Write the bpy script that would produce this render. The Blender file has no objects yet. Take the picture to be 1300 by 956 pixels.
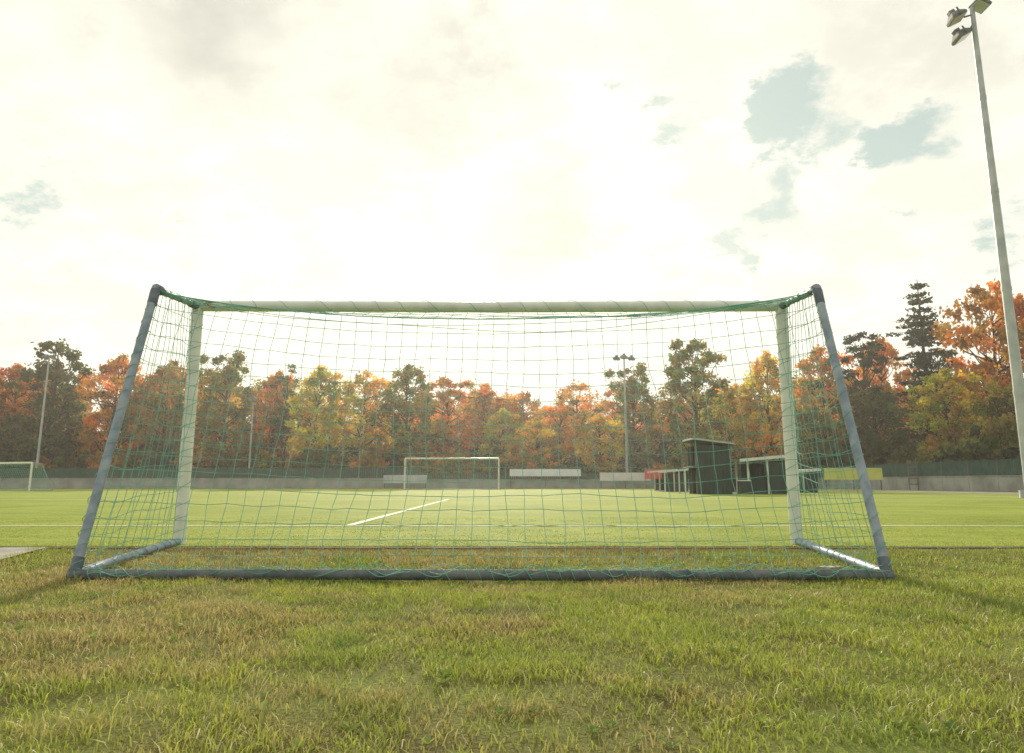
import bpy, math, random
import numpy as np
from mathutils import Vector, Matrix
random.seed(7); rng=np.random.default_rng(7)
S=bpy.context.scene
S.view_settings.view_transform='Standard'; S.view_settings.look='None'; S.view_settings.exposure=0
rad=math.radians
# ------------------------------------------------ camera
cam=bpy.data.cameras.new("camera"); co=bpy.data.objects.new("camera",cam); S.collection.objects.link(co)
P=rad(10.6)
co.location=(0,0,0.5); co.rotation_euler=(math.pi/2+P,0,0)
cam.lens=36*960/1300; cam.sensor_width=36; cam.shift_y=-45/1300; cam.clip_end=2000; cam.clip_start=0.05
S.camera=co
# ------------------------------------------------ sun + world
SUN_EL=rad(21); SUN_AZ=rad(-3)   # azimuth from +Y, positive towards +X
sd=Vector((math.sin(SUN_AZ)*math.cos(SUN_EL),math.cos(SUN_AZ)*math.cos(SUN_EL),math.sin(SUN_EL)))
sl=bpy.data.lights.new("sun",'SUN'); so=bpy.data.objects.new("sun",sl); S.collection.objects.link(so)
sl.energy=5.0; sl.angle=rad(2.2); sl.color=(1,0.90,0.70)
so.rotation_euler=(-sd).to_track_quat('-Z','Y').to_euler(); so.location=(0,0,30)
W=bpy.data.worlds.new("World"); S.world=W; W.use_nodes=True
nt=W.node_tree; N=nt.nodes; L=nt.links; N.clear()
def nn(t,**k):
    n=N.new(t)
    for a,b in k.items(): setattr(n,a,b)
    return n
def m(op,a,b=None,c=None,clamp=False):
    n=N.new('ShaderNodeMath'); n.operation=op; n.use_clamp=clamp
    for i,v in enumerate((a,b,c)):
        if v is None: continue
        if isinstance(v,(int,float)): n.inputs[i].default_value=v
        else: L.new(v,n.inputs[i])
    return n.outputs[0]
def vm(op,a,b):
    n=N.new('ShaderNodeVectorMath'); n.operation=op
    for i,v in enumerate((a,b)):
        if isinstance(v,(tuple,Vector)): n.inputs[i].default_value=v
        else: L.new(v,n.inputs[i])
    return n
def mr(v,a,b,c=0,d=1,sm=True):
    n=N.new('ShaderNodeMapRange'); n.interpolation_type='SMOOTHSTEP' if sm else 'LINEAR'
    L.new(v,n.inputs[0]); n.inputs[1].default_value=a;n.inputs[2].default_value=b;n.inputs[3].default_value=c;n.inputs[4].default_value=d
    return n.outputs[0]
def mixc(f,a,b):
    n=N.new('ShaderNodeMix'); n.data_type='RGBA'
    if isinstance(f,(int,float)): n.inputs[0].default_value=f
    else: L.new(f,n.inputs[0])
    for i,v in ((6,a),(7,b)):
        if isinstance(v,tuple): n.inputs[i].default_value=v
        else: L.new(v,n.inputs[i])
    return n.outputs[2]
tc=nn('ShaderNodeTexCoord'); D0=tc.outputs['Generated']
sky=nn('ShaderNodeTexSky'); sky.sky_type='NISHITA'; sky.sun_disc=False; sky.sun_elevation=SUN_EL; sky.sun_rotation=SUN_AZ
sky.air_density=1.2; sky.dust_density=1.5
sx=nn('ShaderNodeSeparateXYZ'); L.new(D0,sx.inputs[0])
zz=m('ADD',m('MAXIMUM',sx.outputs[2],0.0),0.30)
cx=nn('ShaderNodeCombineXYZ'); L.new(m('DIVIDE',sx.outputs[0],zz),cx.inputs[0]); L.new(m('DIVIDE',sx.outputs[1],zz),cx.inputs[1]); cx.inputs[2].default_value=0.3
def noise(scale,det,rough,off=(0,0,0),src=None):
    n=nn('ShaderNodeTexNoise'); n.inputs['Scale'].default_value=scale; n.inputs['Detail'].default_value=det; n.inputs['Roughness'].default_value=rough
    a=vm('ADD',src or cx.outputs[0],off); L.new(a.outputs[0],n.inputs['Vector']); return n
nA=noise(5.2,7,0.62); nB=noise(1.5,5,0.55,(4,2,1))
dist=vm('SCALE',vm('SUBTRACT',nA.outputs['Color'],(0.5,0.5,0.5)).outputs[0],(0,0,0)); dist.inputs['Scale'].default_value=0.26
DD=vm('NORMALIZE',vm('ADD',D0,dist.outputs[0]).outputs[0],(0,0,0)).outputs[0]
def dirv(az,el):
    az=rad(az);el=rad(el); return (math.sin(az)*math.cos(el),math.cos(az)*math.cos(el),math.sin(el))
def blobs(lst):
    out=None
    for az,el,r,w in lst:
        d=vm('DOT_PRODUCT',DD,dirv(az,el)).outputs['Value']
        b=m('MULTIPLY',mr(d,math.cos(rad(r)),math.cos(rad(r*0.2))),w)
        out=b if out is None else m('MAXIMUM',out,b)
    return out
blue=blobs([(23,25,5,.66),(29.5,22,5.5,.66),(19.3,20,5,.66),(14,26,4,.55),(11.5,29.5,3,.5),(27,36,5,.5),(-33.5,18.5,4.5,.56),(4,24,3,.42),(-19,38,6,.52),(-25,19.5,4,.42),(34,16,5,.45),
            (60,30,16,.7),(-75,35,18,.7),(150,38,32,.7),(-140,45,25,.7)])
gray=blobs([(-20,33,11,1.0),(-11,30,10,1.0),(-31,36,9,.6),(2,17,7,.35),(30,31,10,.35),(70,50,25,.8)])
bf=mr(m('ADD',blue,m('MULTIPLY',m('SUBTRACT',nA.outputs['Fac'],0.5),2.6)),0.40,0.80)
toward=vm('DOT_PRODUCT',D0,tuple(sd)).outputs['Value']
lum=mr(toward,-0.6,0.98,0.84,1.16,False)
gf=m('MULTIPLY',gray,mr(nB.outputs['Fac'],0.36,0.6,0.3,1.0))
tex=mr(nA.outputs['Fac'],0.36,0.60,0.88,1.02)
cl=mixc(m('MULTIPLY',gf,0.95),(0.99,0.96,0.82,1),(0.60,0.585,0.52,1))
vs=vm('SCALE',cl,(0,0,0)); L.new(m('MULTIPLY',lum,tex),vs.inputs['Scale'])
sk=vm('SCALE',sky.outputs[0],(0,0,0)); sk.inputs['Scale'].default_value=0.02
veil=vm('ADD',sk.outputs[0],(0.40,0.52,0.47))
hz=mr(sx.outputs[2],0.0,0.22,0.4,0.0)
fin=mixc(m('MULTIPLY',bf,m('SUBTRACT',0.88,hz)),vs.outputs[0],veil.outputs[0])
bg=nn('ShaderNodeBackground'); L.new(fin,bg.inputs[0]); bg.inputs[1].default_value=1.0
wo=nn('ShaderNodeOutputWorld'); L.new(bg.outputs[0],wo.inputs[0])
# ------------------------------------------------ material helper
def mat(name,col,col2=None,scale=5,rough=0.7,metal=0,bump=0,bscale=40,trans=0,detail=6,spec=0.4,coord='Object',lo=.35,hi=.65):
    M=bpy.data.materials.new(name); M.use_nodes=True; t=M.node_tree; n=t.nodes; l=t.links
    b=n['Principled BSDF']; b.inputs['Roughness'].default_value=rough; b.inputs['Metallic'].default_value=metal
    b.inputs['Specular IOR Level'].default_value=spec
    tc=n.new('ShaderNodeTexCoord')
    if col2 is not None:
        ns=n.new('ShaderNodeTexNoise'); ns.inputs['Scale'].default_value=scale; ns.inputs['Detail'].default_value=detail
        l.new(tc.outputs[coord],ns.inputs['Vector'])
        r=n.new('ShaderNodeValToRGB'); r.color_ramp.elements[0].position=lo; r.color_ramp.elements[1].position=hi
        r.color_ramp.elements[0].color=(*col,1); r.color_ramp.elements[1].color=(*col2,1)
        l.new(ns.outputs['Fac'],r.inputs[0]); l.new(r.outputs[0],b.inputs['Base Color'])
    else: b.inputs['Base Color'].default_value=(*col,1)
    if bump:
        n2=n.new('ShaderNodeTexNoise'); n2.inputs['Scale'].default_value=bscale; n2.inputs['Detail'].default_value=5
        l.new(tc.outputs[coord],n2.inputs['Vector'])
        bp=n.new('ShaderNodeBump'); bp.inputs['Strength'].default_value=bump; bp.inputs['Distance'].default_value=0.02
        l.new(n2.outputs['Fac'],bp.inputs['Height']); l.new(bp.outputs[0],b.inputs['Normal'])
    return M
def leafmat(name,source,transl=0.45):
    M=bpy.data.materials.new(name); M.use_nodes=True; t=M.node_tree; n=t.nodes; l=t.links; n.clear()
    o=n.new('ShaderNodeOutputMaterial'); df=n.new('ShaderNodeBsdfDiffuse'); tr=n.new('ShaderNodeBsdfTranslucent'); mx=n.new('ShaderNodeMixShader')
    mx.inputs[0].default_value=transl
    at=n.new('ShaderNodeAttribute'); at.attribute_name='col'
    if source=='obj':
        oi=n.new('ShaderNodeObjectInfo'); mu=n.new('ShaderNodeMix'); mu.data_type='RGBA'; mu.blend_type='MULTIPLY'; mu.inputs[0].default_value=1
        l.new(oi.outputs['Color'],mu.inputs[6]); l.new(at.outputs['Color'],mu.inputs[7]); c=mu.outputs[2]
    else: c=at.outputs['Color']
    l.new(c,df.inputs[0]); l.new(c,tr.inputs[0]); l.new(df.outputs[0],mx.inputs[1]); l.new(tr.outputs[0],mx.inputs[2])
    if source=='obj':
        l.new(mx.outputs[0],o.inputs[0]); return M
    g=n.new('ShaderNodeBsdfGlossy'); g.inputs['Roughness'].default_value=0.45; g.inputs['Color'].default_value=(1,.97,.8,1)
    m2=n.new('ShaderNodeMixShader'); m2.inputs[0].default_value=0.05
    l.new(mx.outputs[0],m2.inputs[1]); l.new(g.outputs[0],m2.inputs[2]); l.new(m2.outputs[0],o.inputs[0])
    return M
# ------------------------------------------------ mesh builder
class MB:
    def __init__(s): s.v=[];s.f=[];s.m=[]
    def tube(s,path,r,seg=10,mi=0,cap=True):
        pts=[Vector(p) for p in path]; n=len(pts)
        rr=r if isinstance(r,(list,tuple)) else [r]*n
        base=len(s.v); ref=None
        for i,p in enumerate(pts):
            t=(pts[min(i+1,n-1)]-pts[max(i-1,0)]).normalized()
            if ref is None:
                ref=t.orthogonal().normalized()
            ref=(ref-t*ref.dot(t))
            if ref.length<1e-6: ref=t.orthogonal()
            ref.normalize(); b=t.cross(ref)
            for k in range(seg):
                a=2*math.pi*k/seg; s.v.append(tuple(p+(ref*math.cos(a)+b*math.sin(a))*rr[i]))
        for i in range(n-1):
            for k in range(seg):
                a=base+i*seg+k; b2=base+i*seg+(k+1)%seg
                s.f.append((a,b2,b2+seg,a+seg)); s.m.append(mi)
        if cap:
            s.f.append(tuple(base+k for k in range(seg))[::-1]); s.m.append(mi)
            s.f.append(tuple(base+(n-1)*seg+k for k in range(seg))); s.m.append(mi)
    def box(s,c,d,mi=0,M=None,taper=1.0):
        b=len(s.v)
        for x,y,z in ((-1,-1,-1),(1,-1,-1),(1,1,-1),(-1,1,-1),(-1,-1,1),(1,-1,1),(1,1,1),(-1,1,1)):
            k=taper if z>0 else 1
            p=Vector((x*d[0]/2*k,y*d[1]/2*k,z*d[2]/2))
            if M is not None: p=M@p
            s.v.append(tuple(p+Vector(c)))
        for f in ((0,3,2,1),(4,5,6,7),(0,1,5,4),(1,2,6,5),(2,3,7,6),(3,0,4,7)):
            s.f.append(tuple(b+i for i in f)); s.m.append(mi)
    def obj(s,name,mats,parent=None,smooth=False,bevel=0,loc=None):
        me=bpy.data.meshes.new(name); me.from_pydata(s.v,[],s.f); me.update()
        for k in mats: me.materials.append(k)
        me.polygons.foreach_set('material_index',s.m)
        if smooth: me.polygons.foreach_set('use_smooth',[True]*len(s.f))
        o=bpy.data.objects.new(name,me); S.collection.objects.link(o)
        if parent: o.parent=parent
        if loc: o.location=loc
        if bevel:
            bv=o.modifiers.new('b','BEVEL'); bv.width=bevel; bv.segments=2; bv.limit_method='ANGLE'
        if smooth:
            es=o.modifiers.new('e','EDGE_SPLIT'); es.split_angle=rad(50)
        return o
def empty(name,loc=(0,0,0)):
    e=bpy.data.objects.new(name,None); S.collection.objects.link(e); e.location=loc; e.empty_display_size=.3; return e
# value noise
_T=rng.random((256,256))
def vnoise(x,y,s):
    x=x*s+37.1;y=y*s+91.7; xi=np.floor(x).astype(int);yi=np.floor(y).astype(int); fx=x-xi;fy=y-yi
    fx=fx*fx*(3-2*fx);fy=fy*fy*(3-2*fy)
    a=_T[xi%256,yi%256];b=_T[(xi+1)%256,yi%256];c=_T[xi%256,(yi+1)%256];d=_T[(xi+1)%256,(yi+1)%256]
    return (a*(1-fx)+b*fx)*(1-fy)+(c*(1-fx)+d*fx)*fy
EDGE=6.15
def gz(x,y):
    x=np.asarray(x,float);y=np.asarray(y,float)
    t=np.clip((EDGE-y)/1.3,0,1)
    z=-0.10*t-0.03*np.clip((4.7-y)/3,0,1)
    k=np.clip((EDGE-.1-y)/1.0,0,1)*np.clip((y+20)/5,0,1)
    z=z+k*((vnoise(x,y,1.1)-.5)*.035+(vnoise(x,y,5)-.5)*.02)
    return z
# ------------------------------------------------ ground sheet
xs=np.concatenate([[-900,-400,-200,-120,-80,-50,-30,-20],np.arange(-14,14.01,.14),[20,30,50,80,120,200,400,900]])
ys=np.concatenate([[-400,-100,-40,-15,-6],np.arange(-3,6.6,.12),[7,8,10,15,25,40,60,80,110,160,300,600,1200]])
X,Y=np.meshgrid(xs,ys); Z=gz(X,Y)
vv=np.stack([X.ravel(),Y.ravel(),Z.ravel()],1); nx=len(xs)
ff=[(j*nx+i,j*nx+i+1,(j+1)*nx+i+1,(j+1)*nx+i) for j in range(len(ys)-1) for i in range(nx-1)]
gm=bpy.data.meshes.new("ground"); gm.from_pydata(vv.tolist(),[],ff); gm.polygons.foreach_set('use_smooth',[True]*len(ff))
go=bpy.data.objects.new("ground",gm); S.collection.objects.link(go)
G=mat("ground_soil",(0.13,0.105,0.045),(0.19,0.22,0.06),scale=1.6,rough=.95,bump=.8,bscale=60,spec=.05,detail=8)
gm.materials.append(G)
# ------------------------------------------------ artificial turf pitch
TM=bpy.data.materials.new("artificial_turf"); TM.use_nodes=True; t=TM.node_tree; n=t.nodes; l=t.links
b=n['Principled BSDF']; b.inputs['Roughness'].default_value=.85; b.inputs['Specular IOR Level'].default_value=.07
tcn=n.new('ShaderNodeTexCoord')
def tn(scale,det,vec=None,sc=(1,1,1)):
    mp=n.new('ShaderNodeMapping'); mp.inputs['Scale'].default_value=sc; l.new(tcn.outputs['Object'],mp.inputs[0])
    q=n.new('ShaderNodeTexNoise'); q.inputs['Scale'].default_value=scale; q.inputs['Detail'].default_value=det; q.inputs['Roughness'].default_value=.7; l.new(mp.outputs[0],q.inputs['Vector']); return q
q1=tn(.35,4); q2=tn(30,5); q3=tn(2.2,7,sc=(.5,1.6,1))
r1=n.new('ShaderNodeValToRGB'); e=r1.color_ramp.elements; e[0].position=.38;e[1].position=.62; e[0].color=(.205,.27,.04,1); e[1].color=(.36,.41,.075,1)
ad=n.new('ShaderNodeMath'); ad.operation='MULTIPLY_ADD'; l.new(q3.outputs['Fac'],ad.inputs[0]); ad.inputs[1].default_value=.5
hf=n.new('ShaderNodeMath'); hf.operation='MULTIPLY'; l.new(q1.outputs['Fac'],hf.inputs[0]); hf.inputs[1].default_value=.5; l.new(hf.outputs[0],ad.inputs[2])
l.new(ad.outputs[0],r1.inputs[0])
r2=n.new('ShaderNodeMapRange'); l.new(q2.outputs['Fac'],r2.inputs[0]); r2.inputs[1].default_value=.3;r2.inputs[2].default_value=.7;r2.inputs[3].default_value=.6;r2.inputs[4].default_value=1.25
sc=n.new('ShaderNodeVectorMath'); sc.operation='SCALE'; l.new(r1.outputs[0],sc.inputs[0]); l.new(r2.outputs[0],sc.inputs['Scale']); l.new(sc.outputs[0],b.inputs['Base Color'])
bp=n.new('ShaderNodeBump'); bp.inputs['Strength'].default_value=.5; bp.inputs['Distance'].default_value=.02; q4=tn(140,3); l.new(q4.outputs['Fac'],bp.inputs['Height']); l.new(bp.outputs[0],b.inputs['Normal'])
def sheet(name,x0,x1,y0,y1,z,mt,parent=None,nxs=1):
    k=MB(); 
    for i in range(nxs):
        a=x0+(x1-x0)*i/nxs; c=x0+(x1-x0)*(i+1)/nxs
        bb=len(k.v); k.v+=[(a,y0,z),(c,y0,z),(c,y1,z),(a,y1,z)]; k.f.append((bb,bb+1,bb+2,bb+3)); k.m.append(0)
    return k.obj(name,[mt],parent)
pitch=empty("football_pitch")
sheet("turf",-62,21,EDGE,63,.006,TM,pitch)
LM=mat("line_paint",(.56,.59,.46),(.78,.79,.70),scale=30,rough=.8,bump=.5,bscale=150)
sheet("goal_line",-40,17,8.9,8.99,.011,LM,pitch)
sheet("short_line",-1.95,-1.85,8.995,23,.011,LM,pitch)
sheet("far_line",-40,17,54,54.12,.011,LM,pitch)
sheet("side_line",17.02,17.14,8.9,54.1,.011,LM,pitch)
sheet("cross_line",-20,17,23.02,23.12,.011,LM,pitch)
TRK=mat("gravel_path",(.26,.24,.19),(.36,.34,.28),scale=6,rough=.95,bump=.5,bscale=120,spec=.1)
sheet("gravel_path",21.4,25.6,12,60,.008,TRK)
KB=mat("kerb_concrete",(.09,.075,.045),(.20,.17,.12),scale=4,rough=.9,bump=.5,bscale=90)
k=MB()
xx=-30.0
while xx<30:
    k.box((xx+.5,EDGE-.05+random.uniform(-.008,.008),-.048+random.uniform(-.004,.004)),(.985,.07,.10),0); xx+=1.0
k.obj("turf_kerb",[KB],bevel=.006)
# paved strip left of the goal, laid on the slope
PV=mat("pavement_concrete",(.36,.34,.30),(.48,.46,.42),scale=5,rough=.95,bump=.5,bscale=120,spec=.1)
k=MB(); xsl=np.arange(-13,-3.59,.2); ysl=[5.42,5.62,5.83,6.04]
for i in range(len(xsl)-1):
    for j in range(3):
        bb=len(k.v)
        for x_,y_ in ((xsl[i],ysl[j]),(xsl[i+1],ysl[j]),(xsl[i+1],ysl[j+1]),(xsl[i],ysl[j+1])): k.v.append((float(x_),y_,float(gz(x_,y_))+.016))
        k.f.append((bb,bb+1,bb+2,bb+3)); k.m.append(0)
k.obj("pavement_strip",[PV])
# ------------------------------------------------ lawn grass
def bladefield(name,n,xy,hmin,hmax,wmin,wmax,colf,lean=1.0,hk=None):
    x,y=xy; z=gz(x,y)
    hn=vnoise(x,y,2.5)*.5+vnoise(x,y,9)*.5
    h=(hmin+(hmax-hmin)*rng.random(n)**1.5)*(.45+1.1*hn)
    if hk is not None: h=h*hk(x,y)
    w=wmin+(wmax-wmin)*rng.random(n)
    th=rng.random(n)*2*np.pi; ln=lean*h*(.25+1.1*rng.random(n)); ph=rng.random(n)*2*np.pi
    dx=np.cos(th)*ln;dy=np.sin(th)*ln; wx=np.cos(ph)*w/2; wy=np.sin(ph)*w/2
    V=np.zeros((n,5,3),np.float32)
    V[:,0]=np.stack([x-wx,y-wy,z-.004],1);V[:,1]=np.stack([x+wx,y+wy,z-.004],1)
    V[:,2]=np.stack([x-wx*.8+dx*.35,y-wy*.8+dy*.35,z+h*.6],1);V[:,3]=np.stack([x+wx*.8+dx*.35,y+wy*.8+dy*.35,z+h*.6],1)
    V[:,4]=np.stack([x+dx,y+dy,z+h*(.95-.25*rng.random(n))],1)
    C=colf(x,y,n)
    me=bpy.data.meshes.new(name); me.vertices.add(n*5); me.vertices.foreach_set('co',V.ravel())
    base=(np.arange(n)*5)[:,None]; lp=(base+np.array([0,1,3,2,2,3,4])[None]).ravel()
    me.loops.add(n*7); me.loops.foreach_set('vertex_index',lp.astype(np.int32))
    ls=((np.arange(n)*7)[:,None]+np.array([0,4])[None]).ravel()
    me.polygons.add(n*2); me.polygons.foreach_set('loop_start',ls.astype(np.int32))
    me.update(calc_edges=True)
    at=me.attributes.new('col','FLOAT_COLOR','POINT')
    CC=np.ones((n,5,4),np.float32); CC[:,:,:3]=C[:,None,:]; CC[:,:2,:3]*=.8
    at.data.foreach_set('color',CC.ravel())
    o=bpy.data.objects.new(name,me); S.collection.objects.link(o); return o
def lawncol(x,y,n):
    a=vnoise(x,y,.7)*.35+vnoise(x,y,1.9)*.35+vnoise(x,y,6)*.3
    br=np.clip((a-.52-x*.035)*4.2+ (rng.random(n)-.5)*.7,0,1)
    lip=np.exp(-((y-5.98)/.13)**2)*np.clip(1.6-np.abs(x+.5)*.35,0,1)
    br=np.clip(br+lip*.8,0,1)[:,None]
    g=np.array([.44,.48,.075]); g2=np.array([.25,.345,.055]); d=np.array([.50,.38,.17])
    t=np.clip(rng.random(n)*.6+vnoise(x,y,3.3)*.9-.25,0,1)[:,None]
    c=(g*t+g2*(1-t))*(1-br*.8)+d*br*.8
    dead=(rng.random(n)<.07)[:,None]
    c=np.where(dead,np.array([.62,.54,.32])*(.6+.6*rng.random((n,1))),c)
    c=c*(1-.5*lip[:,None])
    return np.clip(c*(.65+.6*rng.random((n,1))),0,.75)
def samp(n,y0,y1,pw):
    u=rng.random(n*2); y=y0+(y1-y0)*u**pw
    x=(rng.random(n*2)*2-1)*(.76*y+1.6)
    return x[:n],y[:n]
GM=leafmat("grass_blade",'attr',.5)
n=300000; xx_,yy_=samp(n,1.3,EDGE+.06,.85)
yy_=np.where(yy_>EDGE-.12,yy_-.1*rng.random(n)*(vnoise(xx_,yy_,4)>.55),yy_)
kp=~((xx_<-3.58+.1*np.sin(xx_*9))&(yy_>5.45+.12*(vnoise(xx_,yy_,5)-.5))&(yy_<6.02))|(rng.random(n)<.03)
thin=vnoise(xx_,yy_,1.7)*.5+vnoise(xx_,yy_,5.5)*.5
kp&=(thin<.64)|(rng.random(n)<.35)
xx_=xx_[kp];yy_=yy_[kp];n=len(xx_)
lawn=bladefield("lawn_grass",n,(xx_,yy_),.014,.044,.0024,.0044,lawncol,hk=lambda x,y:np.where(y>EDGE-.2,.6,1)); lawn.data.materials.append(GM)
def turfcol(x,y,n):
    t=rng.random(n)[:,None]; return (np.array([.20,.27,.035])*t+np.array([.38,.44,.08])*(1-t))
n=90000; yy=EDGE+.02+rng.random(n)**1.4*5.0; x2=(rng.random(n)*2-1)*(.72*yy+.8)
kp=~((yy>8.88)&(yy<9.01)); yy=yy[kp];x2=x2[kp]; n=len(yy)
tf=bladefield("turf_fibres",n,(x2,yy),.009,.017,.004,.007,turfcol); tf.data.materials.append(GM); tf.parent=pitch
# broad-leaved weeds in the lawn (clover / plantain rosettes)
k=MB(); cols=[]
for i in range(420):
    y=1.8+random.random()**.8*4.0; x=(random.random()*2-1)*(.75*y+1); z=float(gz(x,y))+.006
    g=random.choice([(.16,.25,.05),(.22,.30,.06),(.28,.34,.08)]); a0=random.random()*6
    for q in range(random.randint(4,7)):
        a=a0+q*1.1+random.uniform(-.3,.3); ln=random.uniform(.014,.034); w=ln*.32; up=random.uniform(.2,.8)*ln
        ca,sa=math.cos(a),math.sin(a); bb=len(k.v)
        k.v+=[(x,y,z),(x+ca*ln*.5-sa*w,y+sa*ln*.5+ca*w,z+up*.8),(x+ca*ln,y+sa*ln,z+up),(x+ca*ln*.5+sa*w,y+sa*ln*.5-ca*w,z+up*.8)]
        k.f.append((bb,bb+1,bb+2,bb+3)); k.m.append(0); s_=random.uniform(.8,1.3); cols+=[(g[0]*s_,g[1]*s_,g[2]*s_,1)]*4
wd=k.obj("lawn_weeds",[GM]); at=wd.data.attributes.new('col','FLOAT_COLOR','POINT'); at.data.foreach_set('color',np.array(cols,np.float32).ravel())
# a few small fallen leaves
k=MB(); cols=[]
for i in range(110):
    y=2.4+random.random()**.8*4.0; x=(random.random()*2-1)*(.75*y+1)
    z=float(gz(x,y))+ (random.uniform(.010,.022) if y<EDGE-.1 else .02)
    s=random.uniform(.006,.012); R=Matrix.Rotation(random.random()*6.28,3,'Z')@Matrix.Rotation(random.uniform(-.7,.7),3,'X')@Matrix.Rotation(random.uniform(-.5,.5),3,'Y')
    pts=[(-1,0,0),(-.4,-.6,.15),(.4,-.5,.1),(1,0,.25),(.4,.55,.1),(-.4,.6,.2)]
    bb=len(k.v)
    for p in pts: k.v.append(tuple(R@(Vector(p)*s)+Vector((x,y,z))))
    k.f.append((bb,bb+1,bb+2,bb+3)); k.f.append((bb,bb+3,bb+4,bb+5)); k.m+=[0,0]
    c=random.choice([(.32,.15,.04),(.22,.10,.03),(.38,.24,.06),(.14,.07,.03)]); cols+=[(*c,1)]*6
fl=k.obj("fallen_leaves",[GM]); at=fl.data.attributes.new('col','FLOAT_COLOR','POINT'); at.data.foreach_set('color',np.array(cols,np.float32).ravel())
# ------------------------------------------------ main goal
WH=mat("white_painted_aluminium",(.68,.71,.65),(.82,.83,.78),scale=7,rough=.38,bump=.1,bscale=30,spec=.5)
GR=mat("galvanised_steel_tube",(.21,.26,.33),(.36,.42,.48),scale=9,rough=.5,metal=.1,bump=.15,bscale=60)
GB=mat("weathered_ground_tube",(.11,.13,.14),(.20,.22,.22),scale=11,rough=.75,bump=.3,bscale=60,spec=.15)
DK=mat("dark_steel_fitting",(.09,.11,.14),(.16,.19,.22),scale=12,rough=.5,metal=.2)
NG=mat("green_net_cord",(.12,.38,.29),(.24,.54,.43),scale=6,rough=.7)
goal=empty("football_goal",(0,0,0))
XC=-.195; HW=2.52; XL=XC-HW; XR=XC+HW; YF=6.37; YT=5.60; YB=4.87; ZT=2.0; ZR=1.95; ZB=-.062
k=MB()
for x in (XL,XR): k.tube([(x,YF,-.01),(x,YF,.5),(x,YF,1.2),(x,YF,ZT+.045)],.05,20)
k.obj("posts",[WH],goal,True)
k=MB(); k.tube([(XL+.045,YF,ZT),(XC-1,YF,ZT-.006),(XC,YF,ZT-.01),(XC+1,YF,ZT-.006),(XR-.045,YF,ZT)],.047,20); k.obj("crossbar",[WH],goal,True)
k=MB()
for x,s in ((XL,-1),(XR,1)):
    k.tube([(x,YF-.03,ZT),(x+s*.003,YT+.02,ZR+.002)],.026,14)
    k.tube([(x,YT,ZR+.02),(x,YB,ZB)],.031,14)
k.obj("rear_stanchions",[GR],goal,True)
k=MB()
for x in (XL,XR): k.tube([(x,YF-.04,.03),(x,YB+.05,ZB+.005)],.032,14)
k.tube([(XL-.03,YB,ZB),(XC-1,YB-.012,ZB+.004),(XC+.8,YB+.006,ZB-.004),(XR+.03,YB,ZB)],.033,14,1)
k.obj("ground_frame",[GR,GB],goal,True)
k=MB()
for x in (XL,XR):
    k.tube([(x,YT+.10,ZR+.01),(x,YT+.0,ZR+.006),(x,YT-.012,ZR-.02),(x,YT-.05,ZR-.13)],[.034,.037,.037,.035],14)
    k.tube([(x,YB+.04,ZB+.10),(x,YB-.005,ZB-.02)],.036,14)
    k.tube([(x,YB+.14,ZB+.01),(x,YB-.02,ZB)],.037,14)
    k.tube([(x,YF-.02,ZT-.005),(x,YF-.15,ZT-.012)],.032,14)
k.obj("corner_fittings",[DK],goal,True)
# net
NC=43; NRF=7; NRB=18
def smooth_rand(n1,n2,sc,amp):
    ax=np.arange(n1)[:,None]*sc+rng.random()*50; ay=np.arange(n2)[None]*sc+rng.random()*50
    return (vnoise(ax+0*ay,ay+0*ax,1)-.5)*2*amp
NT=NRF+NRB+1
jx=smooth_rand(NC+1,NT,.22,.035)+(rng.random((NC+1,NT))-.5)*.014
jy=smooth_rand(NC+1,NT,.18,.05); jz=smooth_rand(NC+1,NT,.16,.03)+(rng.random((NC+1,NT))-.5)*.014
grid=np.zeros((NC+1,NT,3))
for i in range(NC+1):
    s=i/NC; par=4*s*(1-s); sag=.21*par**.7
    for j in range(NT):
        if j<=NRF:
            t=j/NRF; x=XL+(XR-XL)*s; y=YF-.03+(YT-YF+.03)*t; z=(ZT-.03)*(1-t)+(ZR-sag)*t-.02*math.sin(math.pi*t)*par
            y+= .10*par*t; e0=.15+.85*(1-abs(2*t-1))
        else:
            t=(j-NRF)/NRB; x=XL+(XR-XL)*s; y0=YT+.10*par; z0=ZR-sag
            y=y0+(YB-y0)*t+.10*math.sin(math.pi*t)*par; tt=t**.95; z=z0+(ZB+.02-z0)*tt-.03*math.sin(math.pi*t)*par; e0=min(1,.15+t*4)
        edge=min(1,min(i,NC-i)/3)*min(1,min(j,NT-1-j)/2)*e0
        grid[i,j]=(x+jx[i,j]*edge,y+jy[i,j]*edge,z+jz[i,j]*edge)
k=MB(); CR=.0021
for i in range(NC+1): k.tube([tuple(p) for p in grid[i]],CR,5,cap=False)
for j in range(NT): k.tube([tuple(p) for p in grid[:,j]],CR*(1.9 if j in(NRF,NT-1) else 1),5,cap=False)
for x,sg in ((XL,1),(XR,-1)):
    A,B=13,18; sj=smooth_rand(A+1,B+1,.3,.03); sj2=smooth_rand(A+1,B+1,.3,.03)
    g=np.zeros((A+1,B+1,3))
    for a in range(A+1):
        for c in range(B+1):
            s=a/A; t=c/B
            f=Vector((x,YF-.03,(ZT-.03)*(1-t)+.02*t)); r=Vector((x,YT+(YB-YT)*t,ZR+(ZB+.02-ZR)*t))
            p=f.lerp(r,s); e=math.sin(math.pi*s)*math.sin(math.pi*t); es=min(1,4*e)
            g[a,c]=(p.x+sg*.07*e+(random.random()-.5)*.01,p.y+sj[a,c]*es,p.z-.05*e+sj2[a,c]*es)
    for a in range(A+1): k.tube([tuple(p) for p in g[a]],CR,5,cap=False)
    for c in range(B+1): k.tube([tuple(p) for p in g[:,c]],CR,5,cap=False)
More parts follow.
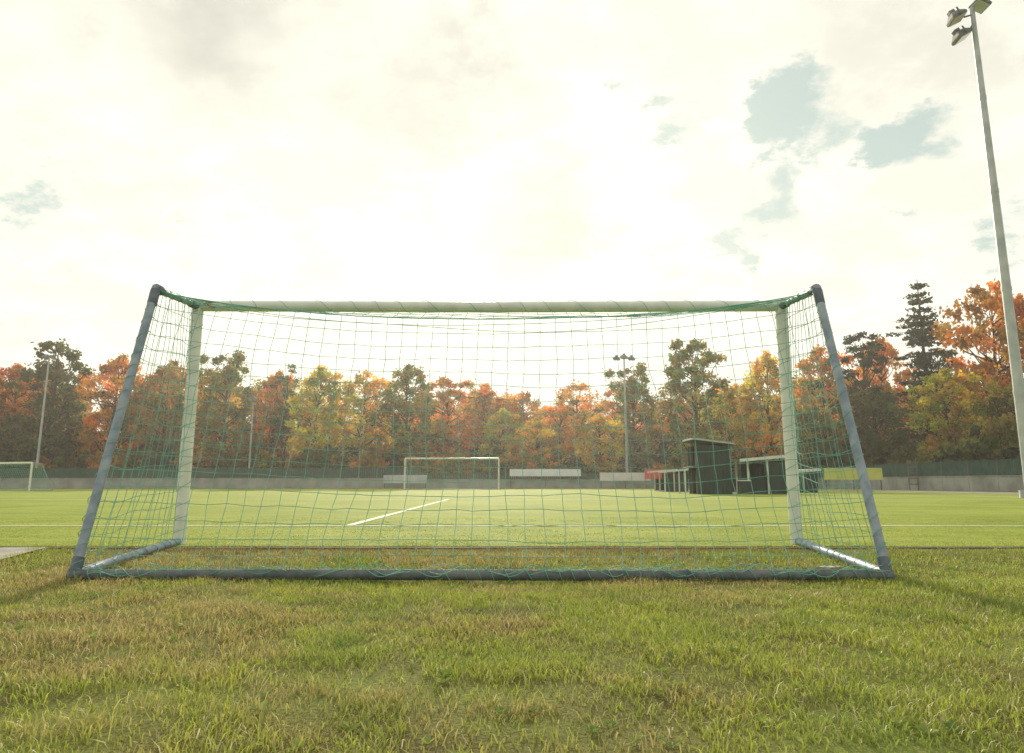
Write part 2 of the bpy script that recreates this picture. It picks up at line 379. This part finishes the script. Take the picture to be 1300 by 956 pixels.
def helix(p0,p1,r,pitch,cr=.0022,wob=.3):
    p0=Vector(p0);p1=Vector(p1); t=(p1-p0); Ln=t.length; t.normalize(); u=t.orthogonal().normalized(); w=t.cross(u)
    n=int(Ln/pitch*10); pts=[]; ph=0
    for i in range(n+1):
        ph+=2*math.pi/10*(1+wob*math.sin(i*.13)); pts.append(tuple(p0+t*(Ln*i/n)+(u*math.cos(ph)+w*math.sin(ph))*(r+.003)))
    k.tube(pts,cr,5,cap=False)
for x in (XL,XR):
    helix((x,YF,.05),(x,YF,ZT-.05),.05,.13); helix((x,YT,ZR),(x,YB,ZB+.05),.032,.12); helix((x,YF-.1,.03),(x,YB+.1,ZB),.033,.12)
    helix((x,YF-.1,ZT),(x,YT+.05,ZR),.027,.1)
helix((XL+.05,YF,ZT-.003),(XR-.05,YF,ZT-.003),.05,.25,.0018); helix((XL,YB,ZB),(XR,YB,ZB),.034,.1)
for q in range(4):   # slack net bunched on the ground bar
    pts=[]; o1=random.random()*9
    for i in range(150):
        s=i/149; pts.append((XL+(XR-XL)*s,YB-.01+.05*math.sin(s*37+o1)+.03*math.sin(s*91+o1*2),ZB+.03+.02*math.sin(s*53+q)+.015*math.sin(s*120+o1)))
    k.tube(pts,.0022,5,cap=False)
# second slack rope hanging below the roof edge
for q,(dz,fr) in enumerate(((.05,7),(.085,11))):
    pts=[]
    for i in range(90):
        s=i/89; par=4*s*(1-s); pts.append((XL+(XR-XL)*s,YT+.1*par+.01,ZR-.21*par**.7-dz*par*(1+.3*math.sin(s*fr+q))))
    k.tube(pts,.0024,5,cap=False)
k.obj("net",[NG],goal,True)
k=MB(); k.tube([(XL+.09,YF-.05,ZT+.03),(XL+.12,YF-.07,ZT-.01),(XL+.17,YF-.055,ZT-.03)],.006,6); k.tube([(XL+.07,YF-.06,ZT+.01),(XL+.15,YF-.06,ZT+.02)],.006,6)
k.obj("tie_cord",[mat("orange_cord",(.5,.13,.04))],goal,True)
k=MB(); k.box((XR-.24,YB+.28,-.05),(.30,.10,.02),0,Matrix.Rotation(.9,3,'Z')@Matrix.Rotation(.06,3,'Y')); k.obj("timber_offcut",[mat("pale_wood",(.30,.22,.14),(.42,.34,.24),scale=9)],bevel=.003)
# ------------------------------------------------ distant goals
def far_goal(name,loc,w,h,d,rot=0):
    e=empty(name,loc); e.rotation_euler=(0,0,rot)
    k=MB()
    for x in(-w/2,w/2): k.tube([(x,0,0),(x,0,h)],.06,10)
    k.tube([(-w/2,0,h),(w/2,0,h)],.06,10); k.obj("posts",[WH],e,True)
    k=MB()
    for x in(-w/2,w/2):
        k.tube([(x,0,h),(x,d*.4,h-.05)],.03,8); k.tube([(x,d*.4,h-.05),(x,d,0.03)],.03,8); k.tube([(x,0,0.03),(x,d,0.03)],.03,8)
    k.tube([(-w/2,d,0.03),(w/2,d,0.03)],.03,8); k.obj("frame",[GR],e,True)
    k=MB(); st=.2; n=int(w/st)
    path=[(0,h),(d*.4,h-.12),(d*.6,h*.66),(d*.8,h*.33),(d,0.03)]
    for i in range(n+1):
        x=-w/2+w*i/n; k.tube([(x,a,b) for a,b in path],.005,4,cap=False)
    for j in range(1,16):
        t=j/15*4; a=min(int(t),3); f=t-a; y=path[a][0]*(1-f)+path[a+1][0]*f; z=path[a][1]*(1-f)+path[a+1][1]*f
        k.tube([(-w/2,y,z),(0,y,z-.05),(w/2,y,z)],.005,4,cap=False)
    for x in(-w/2,w/2):
        for j in range(1,12):
            z=h*j/12; k.tube([(x,0,z),(x,d*(1-.6*z/h),z)],.005,4,cap=False)
        for j in range(1,7):
            y=d*j/7; zt=h if y<d*.4 else h*(d-y)/(d*.6); k.tube([(x,y,0),(x,y,zt)],.005,4,cap=False)
    k.obj("net",[NG],e)
    return e
far_goal("football_goal",(-4.55,58,0),7.1,2.3,2.0)
far_goal("football_goal",(-31.6,48,0),4.2,1.7,1.6,rad(-20))
# ------------------------------------------------ floodlight masts
MST=mat("mast_galvanised",(.36,.40,.43),(.52,.55,.57),scale=2,rough=.5,metal=.2)
LB=mat("lamp_housing",(.12,.13,.14),(.2,.21,.22),scale=5,rough=.5)
LG=mat("lamp_glass",(.55,.58,.6),None,rough=.12,spec=.8)
def mast(name,loc,h,r0,r1,lamps,arms=True):
    e=empty(name,loc); k=MB()
    k.tube([(0,0,0),(0,0,.25)],[r0*1.9,r0*1.9],8)
    pts=[];rr=[]
    for i in range(7):
        pts.append((0,0,h*i/6)); rr.append(r0+(r1-r0)*i/6)
    k.tube(pts,rr,14); 
    for i in range(1,5): k.tube([(0,0,h*i/5-.12),(0,0,h*i/5+.02)],r0+(r1-r0)*i/5+.012,14)
    k.obj("pole",[MST],e,True)
    k=MB()
    for dx,dy,dz,yaw,pt in lamps:
        k.tube([(0,0,h+dz*.6 if dz<0 else h-.05),(dx*.5,dy*.5,h+dz+.02),(dx,dy,h+dz+.05)],.035,8,0)
        R=Matrix.Rotation(yaw,3,'Z')@Matrix.Rotation(pt,3,'X'); c=Vector((dx,dy,h+dz-.05))
        k.box(c+R@Vector((0,0,-.06)),(.62,.52,.10),0,R); k.box(c+R@Vector((0,0,.08)),(.60,.50,.17),0,R,.55)
        k.box(c+R@Vector((0,0,-.125)),(.55,.45,.03),1,R); k.box(c+R@Vector((0,.05,.22)),(.22,.2,.14),0,R)
        for sx_ in(-.34,.34): k.box(c+R@Vector((sx_,0,.06)),(.03,.06,.3),0,R)
    k.obj("lamps",[LB,LG],e,bevel=.015)
    return e
mast("floodlight_mast",(16.85,25,0),17.6,.19,.085,[(.28,-.1,.15,rad(90),rad(28)),(-.75,-.2,-.45,rad(80),rad(-25)),(-.45,.1,-1.0,rad(85),rad(-30))])
mast("floodlight_mast",(-43.4,70,0),12,.13,.07,[(-.3,0,.1,rad(-90),rad(-28)),(.3,0,.1,rad(-90),rad(-28))])
mast("floodlight_mast",(10.5,70,0),11.9,.13,.07,[(-.7,0,.1,0,rad(30)),(0,0,.25,0,rad(30)),(.7,0,.1,0,rad(30))])
mast("floodlight_mast",(-24,70,0),8,.09,.05,[(0,-.2,.1,0,rad(30))])
# ------------------------------------------------ wall + fence
CW=mat("concrete_wall",(.25,.26,.24),(.42,.42,.39),scale=.9,rough=.9,bump=.4,bscale=12)
FG=mat("green_fence_slats",(.025,.075,.058),(.045,.115,.09),scale=2,rough=.7)
FP=mat("fence_post",(.07,.08,.08),(.13,.14,.14),scale=3,rough=.6)
def wallrun(name1,name2,p0,p1,wh,fh):
    p0=Vector(p0);p1=Vector(p1); d=p1-p0; Ln=d.length; a=math.atan2(d.y,d.x); R=Matrix.Rotation(a,3,'Z'); t=d.normalized()
    k=MB(); q=MB(); n=int(Ln/2.4)
    for i in range(n):
        c=p0+t*(Ln*(i+.5)/n); hh=wh+random.uniform(-.01,.01)
        k.box((c.x,c.y,hh/2-.02),(Ln/n-.03,.16,hh),0,R); k.box((c.x,c.y,hh+.022),(Ln/n-.01,.22,.05),0,R)
        pc=p0+t*(Ln*i/n); k.box((pc.x,pc.y,wh/2),(.12,.20,wh+.02),0,R)
        q.box((pc.x,pc.y,wh+fh/2+.06),(.07,.07,fh+.08),1,R)
        m_=int((Ln/n)/.16)
        for s in range(m_):
            c2=pc+t*((Ln/n)*(s+.5)/m_); q.box((c2.x,c2.y,wh+.06+fh/2+random.uniform(-.01,.01)),(.135,.025,fh),0,R)
    k.obj(name1,[CW]); q.obj(name2,[FG,FP])
wallrun("concrete_wall","green_fence",(-66,68,0),(-8,68,0),.85,.85)
wallrun("concrete_wall","green_fence",(-8,68,0),(25,68,0),.75,.5)
wallrun("concrete_wall","green_fence",(25.3,67.5,0),(29.5,8,0),.85,.85)
def banner(name,c,w,h,col,rot=0,col2=None):
    k=MB(); R=Matrix.Rotation(rot,3,'Z'); k.box(c,(w,.05,h),0,R)
    for s in(-w/2+.1,w/2-.1,0):
        o=R@Vector((s,.05,0)); k.box((c[0]+o.x,c[1]+o.y,c[2]/2+.2),(.06,.05,c[2]+.3),1,R)
    k.obj(name,[mat(name+"_face",col,col2,scale=1.5,rough=.5),FP],bevel=.008)
banner("advertising_board",(2.9,67,1.35),6.2,.62,(.68,.74,.80),0,(.8,.83,.85))
banner("advertising_board",(9.8,66.5,1.0),4.4,.7,(.65,.65,.62),0,(.75,.75,.72))
banner("advertising_board",(12.0,64,1.2),1.9,.8,(.6,.06,.08),0,(.7,.1,.1))
banner("advertising_board",(21.9,49.3,1.05),3.6,.75,(.50,.54,.10),rad(-6),(.6,.6,.18))
banner("advertising_board",(-9.3,67,.8),3.8,.7,(.45,.5,.52),0,(.6,.62,.62))
k=MB()
for i in range(5): k.box((26.1,50,.4+.35*i),(.5,.04,.05),0)
for s in(-.28,.28): k.box((26.1+s,50,1.0),(.05,.06,2.0),0)
k.obj("wooden_stile",[mat("weathered_wood",(.14,.12,.09),(.22,.19,.15),scale=4)])
# ------------------------------------------------ team shelters
DG=mat("dark_green_boards",(.016,.036,.034),(.030,.058,.052),scale=2,rough=.6)
RF=mat("roof_felt",(.42,.44,.44),(.55,.56,.55),scale=2,rough=.7)
WD=mat("white_trim",(.6,.62,.6),(.72,.73,.7),scale=3,rough=.6)
BN=mat("bench_wood",(.16,.11,.06),(.24,.17,.1),scale=5,rough=.7)
def hut(loc):
    e=empty("timber_hut",loc); k=MB(); w,d,h=1.35,1.5,2.1
    nb=10
    for i in range(nb):
        x=-w/2+w*(i+.5)/nb; k.box((x,-d/2,h/2),(w/nb-.012,.05,h),0); k.box((x,d/2,h/2),(w/nb-.012,.05,h),0)
        y=-d/2+.03+(d-.06)*(i+.5)/nb; k.box((w/2,y,h/2),(.05,(d-.06)/nb-.01,h),0)
        if abs(i-4.5)>2: k.box((-w/2,y,h/2),(.05,(d-.06)/nb-.01,h),0)
    for x in(-w/2,w/2):
        for y in(-d/2,d/2): k.box((x*1.02,y*1.02,h/2),(.1,.1,h+.01),0)
    k.obj("walls",[DG],e)
    k=MB(); R=Matrix.Rotation(rad(7),3,'Y'); k.box((0,0,h+.17),(w+.5,d+.5,.06),1,R); k.box((0,0,h+.10),(w+.42,d+.42,.06),0,R); k.obj("roof",[DG,RF],e)
    k=MB(); k.box((-w/2-.3,0,1.15),(.6,1.3,.05),0,Matrix.Rotation(rad(-8),3,'Y')); k.box((-w/2-.55,-.6,.56),(.05,.05,1.12),1); k.box((-w/2-.55,.6,.56),(.05,.05,1.12),1)
    k.obj("counter",[DG,WD],e)
hut((8.75,34,0))
def dugout(name,loc,w,l,h,rot=0):
    e=empty(name,loc); e.rotation_euler=(0,0,rot); k=MB()
    nb=int(l/.2)
    for i in range(nb): k.box((w/2,-l/2+l*(i+.5)/nb,h*.48),(.05,l/nb-.01,h*.94),0)
    nb=int(w*.6/.15)
    for y in(-l/2,l/2):
        for i in range(nb): k.box((w/2-.04-w*.6*(i+.5)/nb,y,h*.44),(w*.6/nb-.01,.05,h*.86),0)
        k.box((-w*.28,y,.35),(w*.4,.05,.7),0)
    k.obj("walls",[DG],e)
    k=MB(); R=Matrix.Rotation(rad(-5),3,'Y'); k.box((-.1,0,h-.02),(w+.5,l+.4,.07),0,R); k.box((-.1,-l/2-.22,h-.04),(w+.5,.03,.13),1,R); k.obj("roof",[RF,WD],e)
    k=MB()
    for y in(-l/2,0,l/2): k.box((-w/2+.05,y,h*.46),(.07,.07,h*.92),0)
    k.box((-.1,-l/2-.04,h*.46),(.06,.06,h*.92),0)
    k.obj("posts",[WD],e)
    k=MB(); 
    for s in range(3): k.box((w/2-.35-.14*s,0,.46),(.12,l-.3,.04),0)
    for y in(-l/2+.4,0,l/2-.4): k.box((w/2-.5,y,.22),(.35,.06,.44),1)
    k.box((0,0,.03),(w,l,.06),2); k.obj("bench",[BN,FP,CW],e)
dugout("team_dugout",(11.25,35.2,0),2.0,3.4,1.6)
dugout("team_dugout",(9.05,44,0),1.3,3.0,1.2)
dugout("team_dugout",(14.6,39.5,0),1.2,2.4,1.1)
k=MB(); k.box((10.0,33.2,.28),(.45,.4,.56),0); k.box((10.0,33.2,.585),(.52,.46,.05),1); k.obj("storage_box",[DG,WD],bevel=.01)
# ------------------------------------------------ trees
BK=mat("bark",(.04,.032,.024),(.09,.072,.055),scale=6,rough=.95,spec=.1)
LF=leafmat("autumn_leaves",'obj',.55)
def leafcloud(cent,rads,per,size,squash=.75):
    n=len(cent)*per
    c=np.repeat(cent,per,0); r=np.repeat(rads,per)[:,None]
    d=rng.normal(size=(n,3)); d/=np.linalg.norm(d,axis=1)[:,None]; d*=rng.random((n,1))**.5*(1+.25*rng.normal(size=(n,1))); d[:,2]*=squash
    p=c+d*r
    u=rng.normal(size=(n,3)); u/=np.linalg.norm(u,axis=1)[:,None]; w=rng.normal(size=(n,3)); v=np.cross(u,w); v/=np.linalg.norm(v,axis=1)[:,None]
    s=(size*(.55+.9*rng.random(n)))[:,None]
    V=np.stack([p-u*s,p-v*s*.6,p+u*s,p+v*s*.6],1)
    cv=np.repeat(.6+.8*rng.random(len(cent)),per)*(.7+.6*rng.random(n))
    hue=np.repeat(rng.random(len(cent))-.5,per)
    C=np.stack([cv*(1+.5*hue),cv*(1-.15*hue),cv],1)
    return V,C
def build_tree(name,seed,h,w,kind):
    r_=random.Random(seed); k=MB(); cent=[];rads=[]
    if kind=='spruce':
        k.tube([(0,0,0),(.05,0,h*.5),(0,0,h*.98)],[.22,.13,.02],8)
        z=h*.10
        while z<h*.97:
            f=1-z/h; R=w/2*(f**.6)*(.6+.7*r_.random()); nb=6 if f>.2 else 4; a0=r_.random()*6
            for b in range(nb):
                if r_.random()<.18: continue
                a=a0+b*6.283/nb+r_.uniform(-.4,.4); Rb=R*r_.uniform(.55,1.3); dr=Rb*.2
                k.tube([(0,0,z),(math.cos(a)*Rb*.5,math.sin(a)*Rb*.5,z-dr*.2),(math.cos(a)*Rb,math.sin(a)*Rb,z-dr+.25)],[.05,.03,.01],4,cap=False)
                for s in range(max(2,int(Rb/.42))):
                    t=(s+.6)/max(2,int(Rb/.42)); cent.append((math.cos(a)*Rb*t,math.sin(a)*Rb*t,z-dr*t+.2*t*t-.08)); rads.append(.42*(1.1-.3*t))
            z+=h*.034*(.8+.6*r_.random())
        per=22;size=.13;sq=.6
    else:
        base={'round':.14,'tall':.13,'pine':.40,'shrub':.03,'sparse':.2}[kind]
        th=h*.84; lean=r_.uniform(-.04,.04)*h
        def tx(z): return (lean*(z/h)**1.5+.12*math.sin(z*.7+seed),.1*math.cos(z*.6+seed))
        zz_=[th*i/8 for i in range(9)]; r0=.020*h
        k.tube([(*tx(z),z) for z in zz_],[r0*(1.15 if i==0 else 1-.11*i) for i in range(9)],8)
        ncl={'round':105,'tall':100,'pine':50,'shrub':34,'sparse':66}[kind]
        lobes=[(r_.random()*6.28,r_.uniform(.3,.95),r_.uniform(.85,1.3)) for _ in range(7)]
        tries=0
        while len(cent)<ncl and tries<9000:
            tries+=1
            zt=r_.random(); a=r_.random()*6.28
            prof={'round':(1-abs(2*zt-.95)**2.6)**.5 if abs(2*zt-.95)<1 else 0,'tall':(1-abs(2*zt-1.0)**2.8)**.5*(.95+.1*zt),
                  'pine':(math.sin(math.pi*(zt*.8+.15))**.5),'shrub':(1-zt*zt)**.5,'sparse':math.sin(math.pi*(zt*.88+.1))**.6}[kind]
            am=.66
            for la,lz,lw in lobes:
                am=max(am,lw*max(0,math.cos(a-la))*(1-abs(zt-lz)*1.4))
            R=w/2*max(prof,.12)*am*r_.random()**.35
            z=h*(base+(1-base)*zt*.96*(.9+.1*am)); c=tx(z); p=(c[0]+math.cos(a)*R,c[1]+math.sin(a)*R,z+r_.uniform(-.2,.2))
            rr=r_.uniform(.40,.88)*(w/6.5 if kind!='shrub' else .6)*(.75 if zt>.85 else 1)
            if any((p[0]-q[0])**2+(p[1]-q[1])**2+(p[2]-q[2])**2<(.64*rr)**2 for q in cent): continue
            cent.append(p); rads.append(rr)
        for i,p in enumerate(cent):
            if i%2 and kind!='pine': continue
            zs=max(h*base*.7,p[2]-h*r_.uniform(.08,.2)); zs=min(zs,th*.97); c=tx(zs)
            md=((c[0]+p[0])*.5+r_.uniform(-.2,.2),(c[1]+p[1])*.5+r_.uniform(-.2,.2),zs+(p[2]-zs)*.35)
            rb=r0*.42*(1-zs/h*.6); k.tube([(*c,zs),md,p],[rb,rb*.6,rb*.15],5,cap=False)
        per={'round':95,'tall':95,'pine':105,'shrub':90,'sparse':72}[kind]; size={'pine':.12,'shrub':.14}.get(kind,.145); sq=.55 if kind=='pine' else .85
    V,C=leafcloud(np.array(cent),np.array(rads),per,size,sq)
    nb=len(k.v); nl=len(V)
    vs=k.v+V.reshape(-1,3).tolist(); fs=k.f+(nb+np.arange(nl*4).reshape(nl,4)).tolist()
    me=bpy.data.meshes.new(name); me.from_pydata(vs,[],fs); me.materials.append(BK); me.materials.append(LF)
    me.polygons.foreach_set('material_index',[0]*len(k.f)+[1]*nl)
    col=np.ones((len(vs),4),np.float32); col[nb:,:3]=np.repeat(C,4,0); at=me.attributes.new('col','FLOAT_COLOR','POINT'); at.data.foreach_set('color',col.ravel())
    me.update(); return me
TY={}
for nme,kind,cnt,h,w in (('round','round',4,12,7),('tall','tall',3,13,6.4),('pine','pine',2,13,6),('spruce','spruce',1,18,6),('shrub','shrub',3,3,3.6),('sparse','sparse',2,12,6.5)):
    TY[nme]=[(build_tree(nme+"_tree_mesh",11*i+len(nme)*7,h,w,kind),h,w) for i in range(cnt)]
def tree(name,x,y,h,wd,kind,col,parent=None,idx=None):
    lst=TY[kind]; me,h0,w0=lst[random.randrange(len(lst)) if idx is None else idx%len(lst)]
    o=bpy.data.objects.new(name,me); S.collection.objects.link(o); o.location=(x,y,-.05)
    o.scale=(wd/w0,wd/w0*random.uniform(.9,1.1),h/h0); o.rotation_euler=(0,0,random.random()*6.28); o.color=(*col,1)
    if parent: o.parent=parent
    return o
ORG=(.66,.31,.045);RED=(.52,.19,.04);DGN=(.12,.14,.045);OLV=(.27,.25,.06);YEL=(.70,.49,.07);YGR=(.56,.48,.06);BRN=(.46,.26,.06);PIN=(.05,.075,.045);POR=(.70,.38,.08)
T=[(-51.5,78,12.9,7.5,'round',RED),(-44.9,74,15.0,8,'tall',DGN),(-40.0,76,13.6,7,'round',ORG),(-35.8,78,13.5,7.4,'round',BRN),(-31.6,79,12.6,6.6,'tall',YEL),
(-28,74,13.6,6.8,'tall',OLV),(-25.9,82,12.8,5.8,'round',ORG),(-23.2,78,13,4.6,'pine',DGN),(-19,74,12.1,7.4,'round',YGR),(-15.2,76,12.1,7,'round',YEL),(-10.6,74,12.1,7.2,'round',OLV),
(-6.8,80,11.8,6.4,'tall',ORG),(-3.2,84,11.6,7.6,'round',ORG),(1.5,86,11.2,6.6,'round',ORG),(2.6,73,6.8,5.4,'round',YEL),(7.3,84,12,7.6,'sparse',POR),(8.2,71.5,7,5.2,'round',YEL),
(12.3,76,12.6,6,'tall',OLV),(16.2,66,13.6,7.0,'tall',OLV),(21.9,76,11,5.6,'round',YEL),(24,70.5,13,6.4,'round',YEL),(28.6,70,13.6,6.8,'round',ORG),(30.9,66,14.2,6,'pine',PIN),
(35.0,71,14.6,6,'round',ORG),(35.4,64,18.4,7.4,'spruce',PIN),(38.6,60,17.4,8.4,'round',ORG),(43.2,58,17.8,8.4,'round',ORG),(32.6,57,9.4,6.2,'round',YGR),(35.6,53,7.6,6,'round',OLV),(29.4,61,8.6,5.6,'round',DGN),
(19.6,72,9,5.2,'round',YGR),(5,78,9,5.6,'round',POR),(-1,76,8,5.6,'round',YGR),(26.3,66,7.4,4.8,'round',OLV),(-47.5,72,7,5.4,'round',DGN),(-57,74,12.5,7,'round',ORG),(-63,72,14,7,'tall',OLV),(-70,70,13,7,'round',BRN),
(48,54,16,8,'round',BRN),(46,46,13,7,'round',YEL),(52,40,15,8,'tall',OLV),(40,44,9,6,'round',DGN),(36.5,44,6.5,5,'round',OLV),(33,73,11,6,'tall',OLV),(39,68,13,6,'pine',PIN)]
NM={'pine':'pine_tree','spruce':'spruce_tree'}
for i,(x,y,h,w,kd,c) in enumerate(T):
    nm=NM.get(kd) or ('maple_tree' if c in (ORG,RED,POR) else 'birch_tree' if c in (YEL,YGR) else 'oak_tree' if c in(OLV,BRN) else 'linden_tree')
    tree(nm,x,y,h,w*1.08,kd,c,idx=i)
wood=empty("distant_woodland")
x=-80
while x<75:
    tree("tree",x+random.uniform(-1,1),88+random.uniform(-3,6),random.uniform(9.8,12.0)+(2 if x<-24 or x>26 else 0),random.uniform(7,8.5),random.choice(['round','tall','round']),random.choice([OLV,ORG,BRN,ORG,YGR,POR]),wood)
    x+=4.2
x=-80
while x<70:
    tree("tree",x+random.uniform(-1,1),99+random.uniform(-2,6),random.uniform(10.2,12.0)+(2 if x<-24 or x>26 else 0),random.uniform(7,9),'round',random.choice([ORG,BRN,OLV,POR]),wood); x+=5
shr=empty("shrubbery")
x=-68
while x<26:
    tree("shrub",x,70.8+random.uniform(-.6,1.2),random.uniform(2.0,4.2),random.uniform(3.4,4.8),'shrub',random.choice([DGN,DGN,PIN,OLV,BRN]),shr); x+=1.9
x=-68
while x<40:
    tree("shrub",x,80+random.uniform(-1.6,1.2),random.uniform(4,5.6),random.uniform(4.4,5.8),'shrub',random.choice([DGN,PIN,OLV,BRN]),shr); x+=2.8
y=68
while y>14:
    xf=25.3+(67.5-y)/59.5*4.2
    tree("shrub",xf+2.2+random.uniform(-.4,.8),y,random.uniform(2.2,4.2),random.uniform(3.0,4.2),'shrub',random.choice([DGN,PIN,DGN,OLV]),shr)
    if y>36: tree("shrub",xf+6+random.uniform(-.8,1.8),y,random.uniform(3.6,5.4),random.uniform(4,5),'shrub',random.choice([DGN,PIN,OLV,BRN]),shr)
    y-=1.9
# ------------------------------------------------ thin sunlit autumn haze (real scattering volume over the field)
k=MB(); k.box((0,70,11.5),(300,120,24),0)
HZ=bpy.data.materials.new("haze"); HZ.use_nodes=True; t=HZ.node_tree; t.nodes.clear()
vo=t.nodes.new('ShaderNodeVolumeScatter'); vo.inputs['Density'].default_value=.0011; vo.inputs['Anisotropy'].default_value=.55; vo.inputs['Color'].default_value=(1,.96,.88,1)
oo=t.nodes.new('ShaderNodeOutputMaterial'); t.links.new(vo.outputs[0],oo.inputs['Volume'])
k.obj("haze",[HZ])
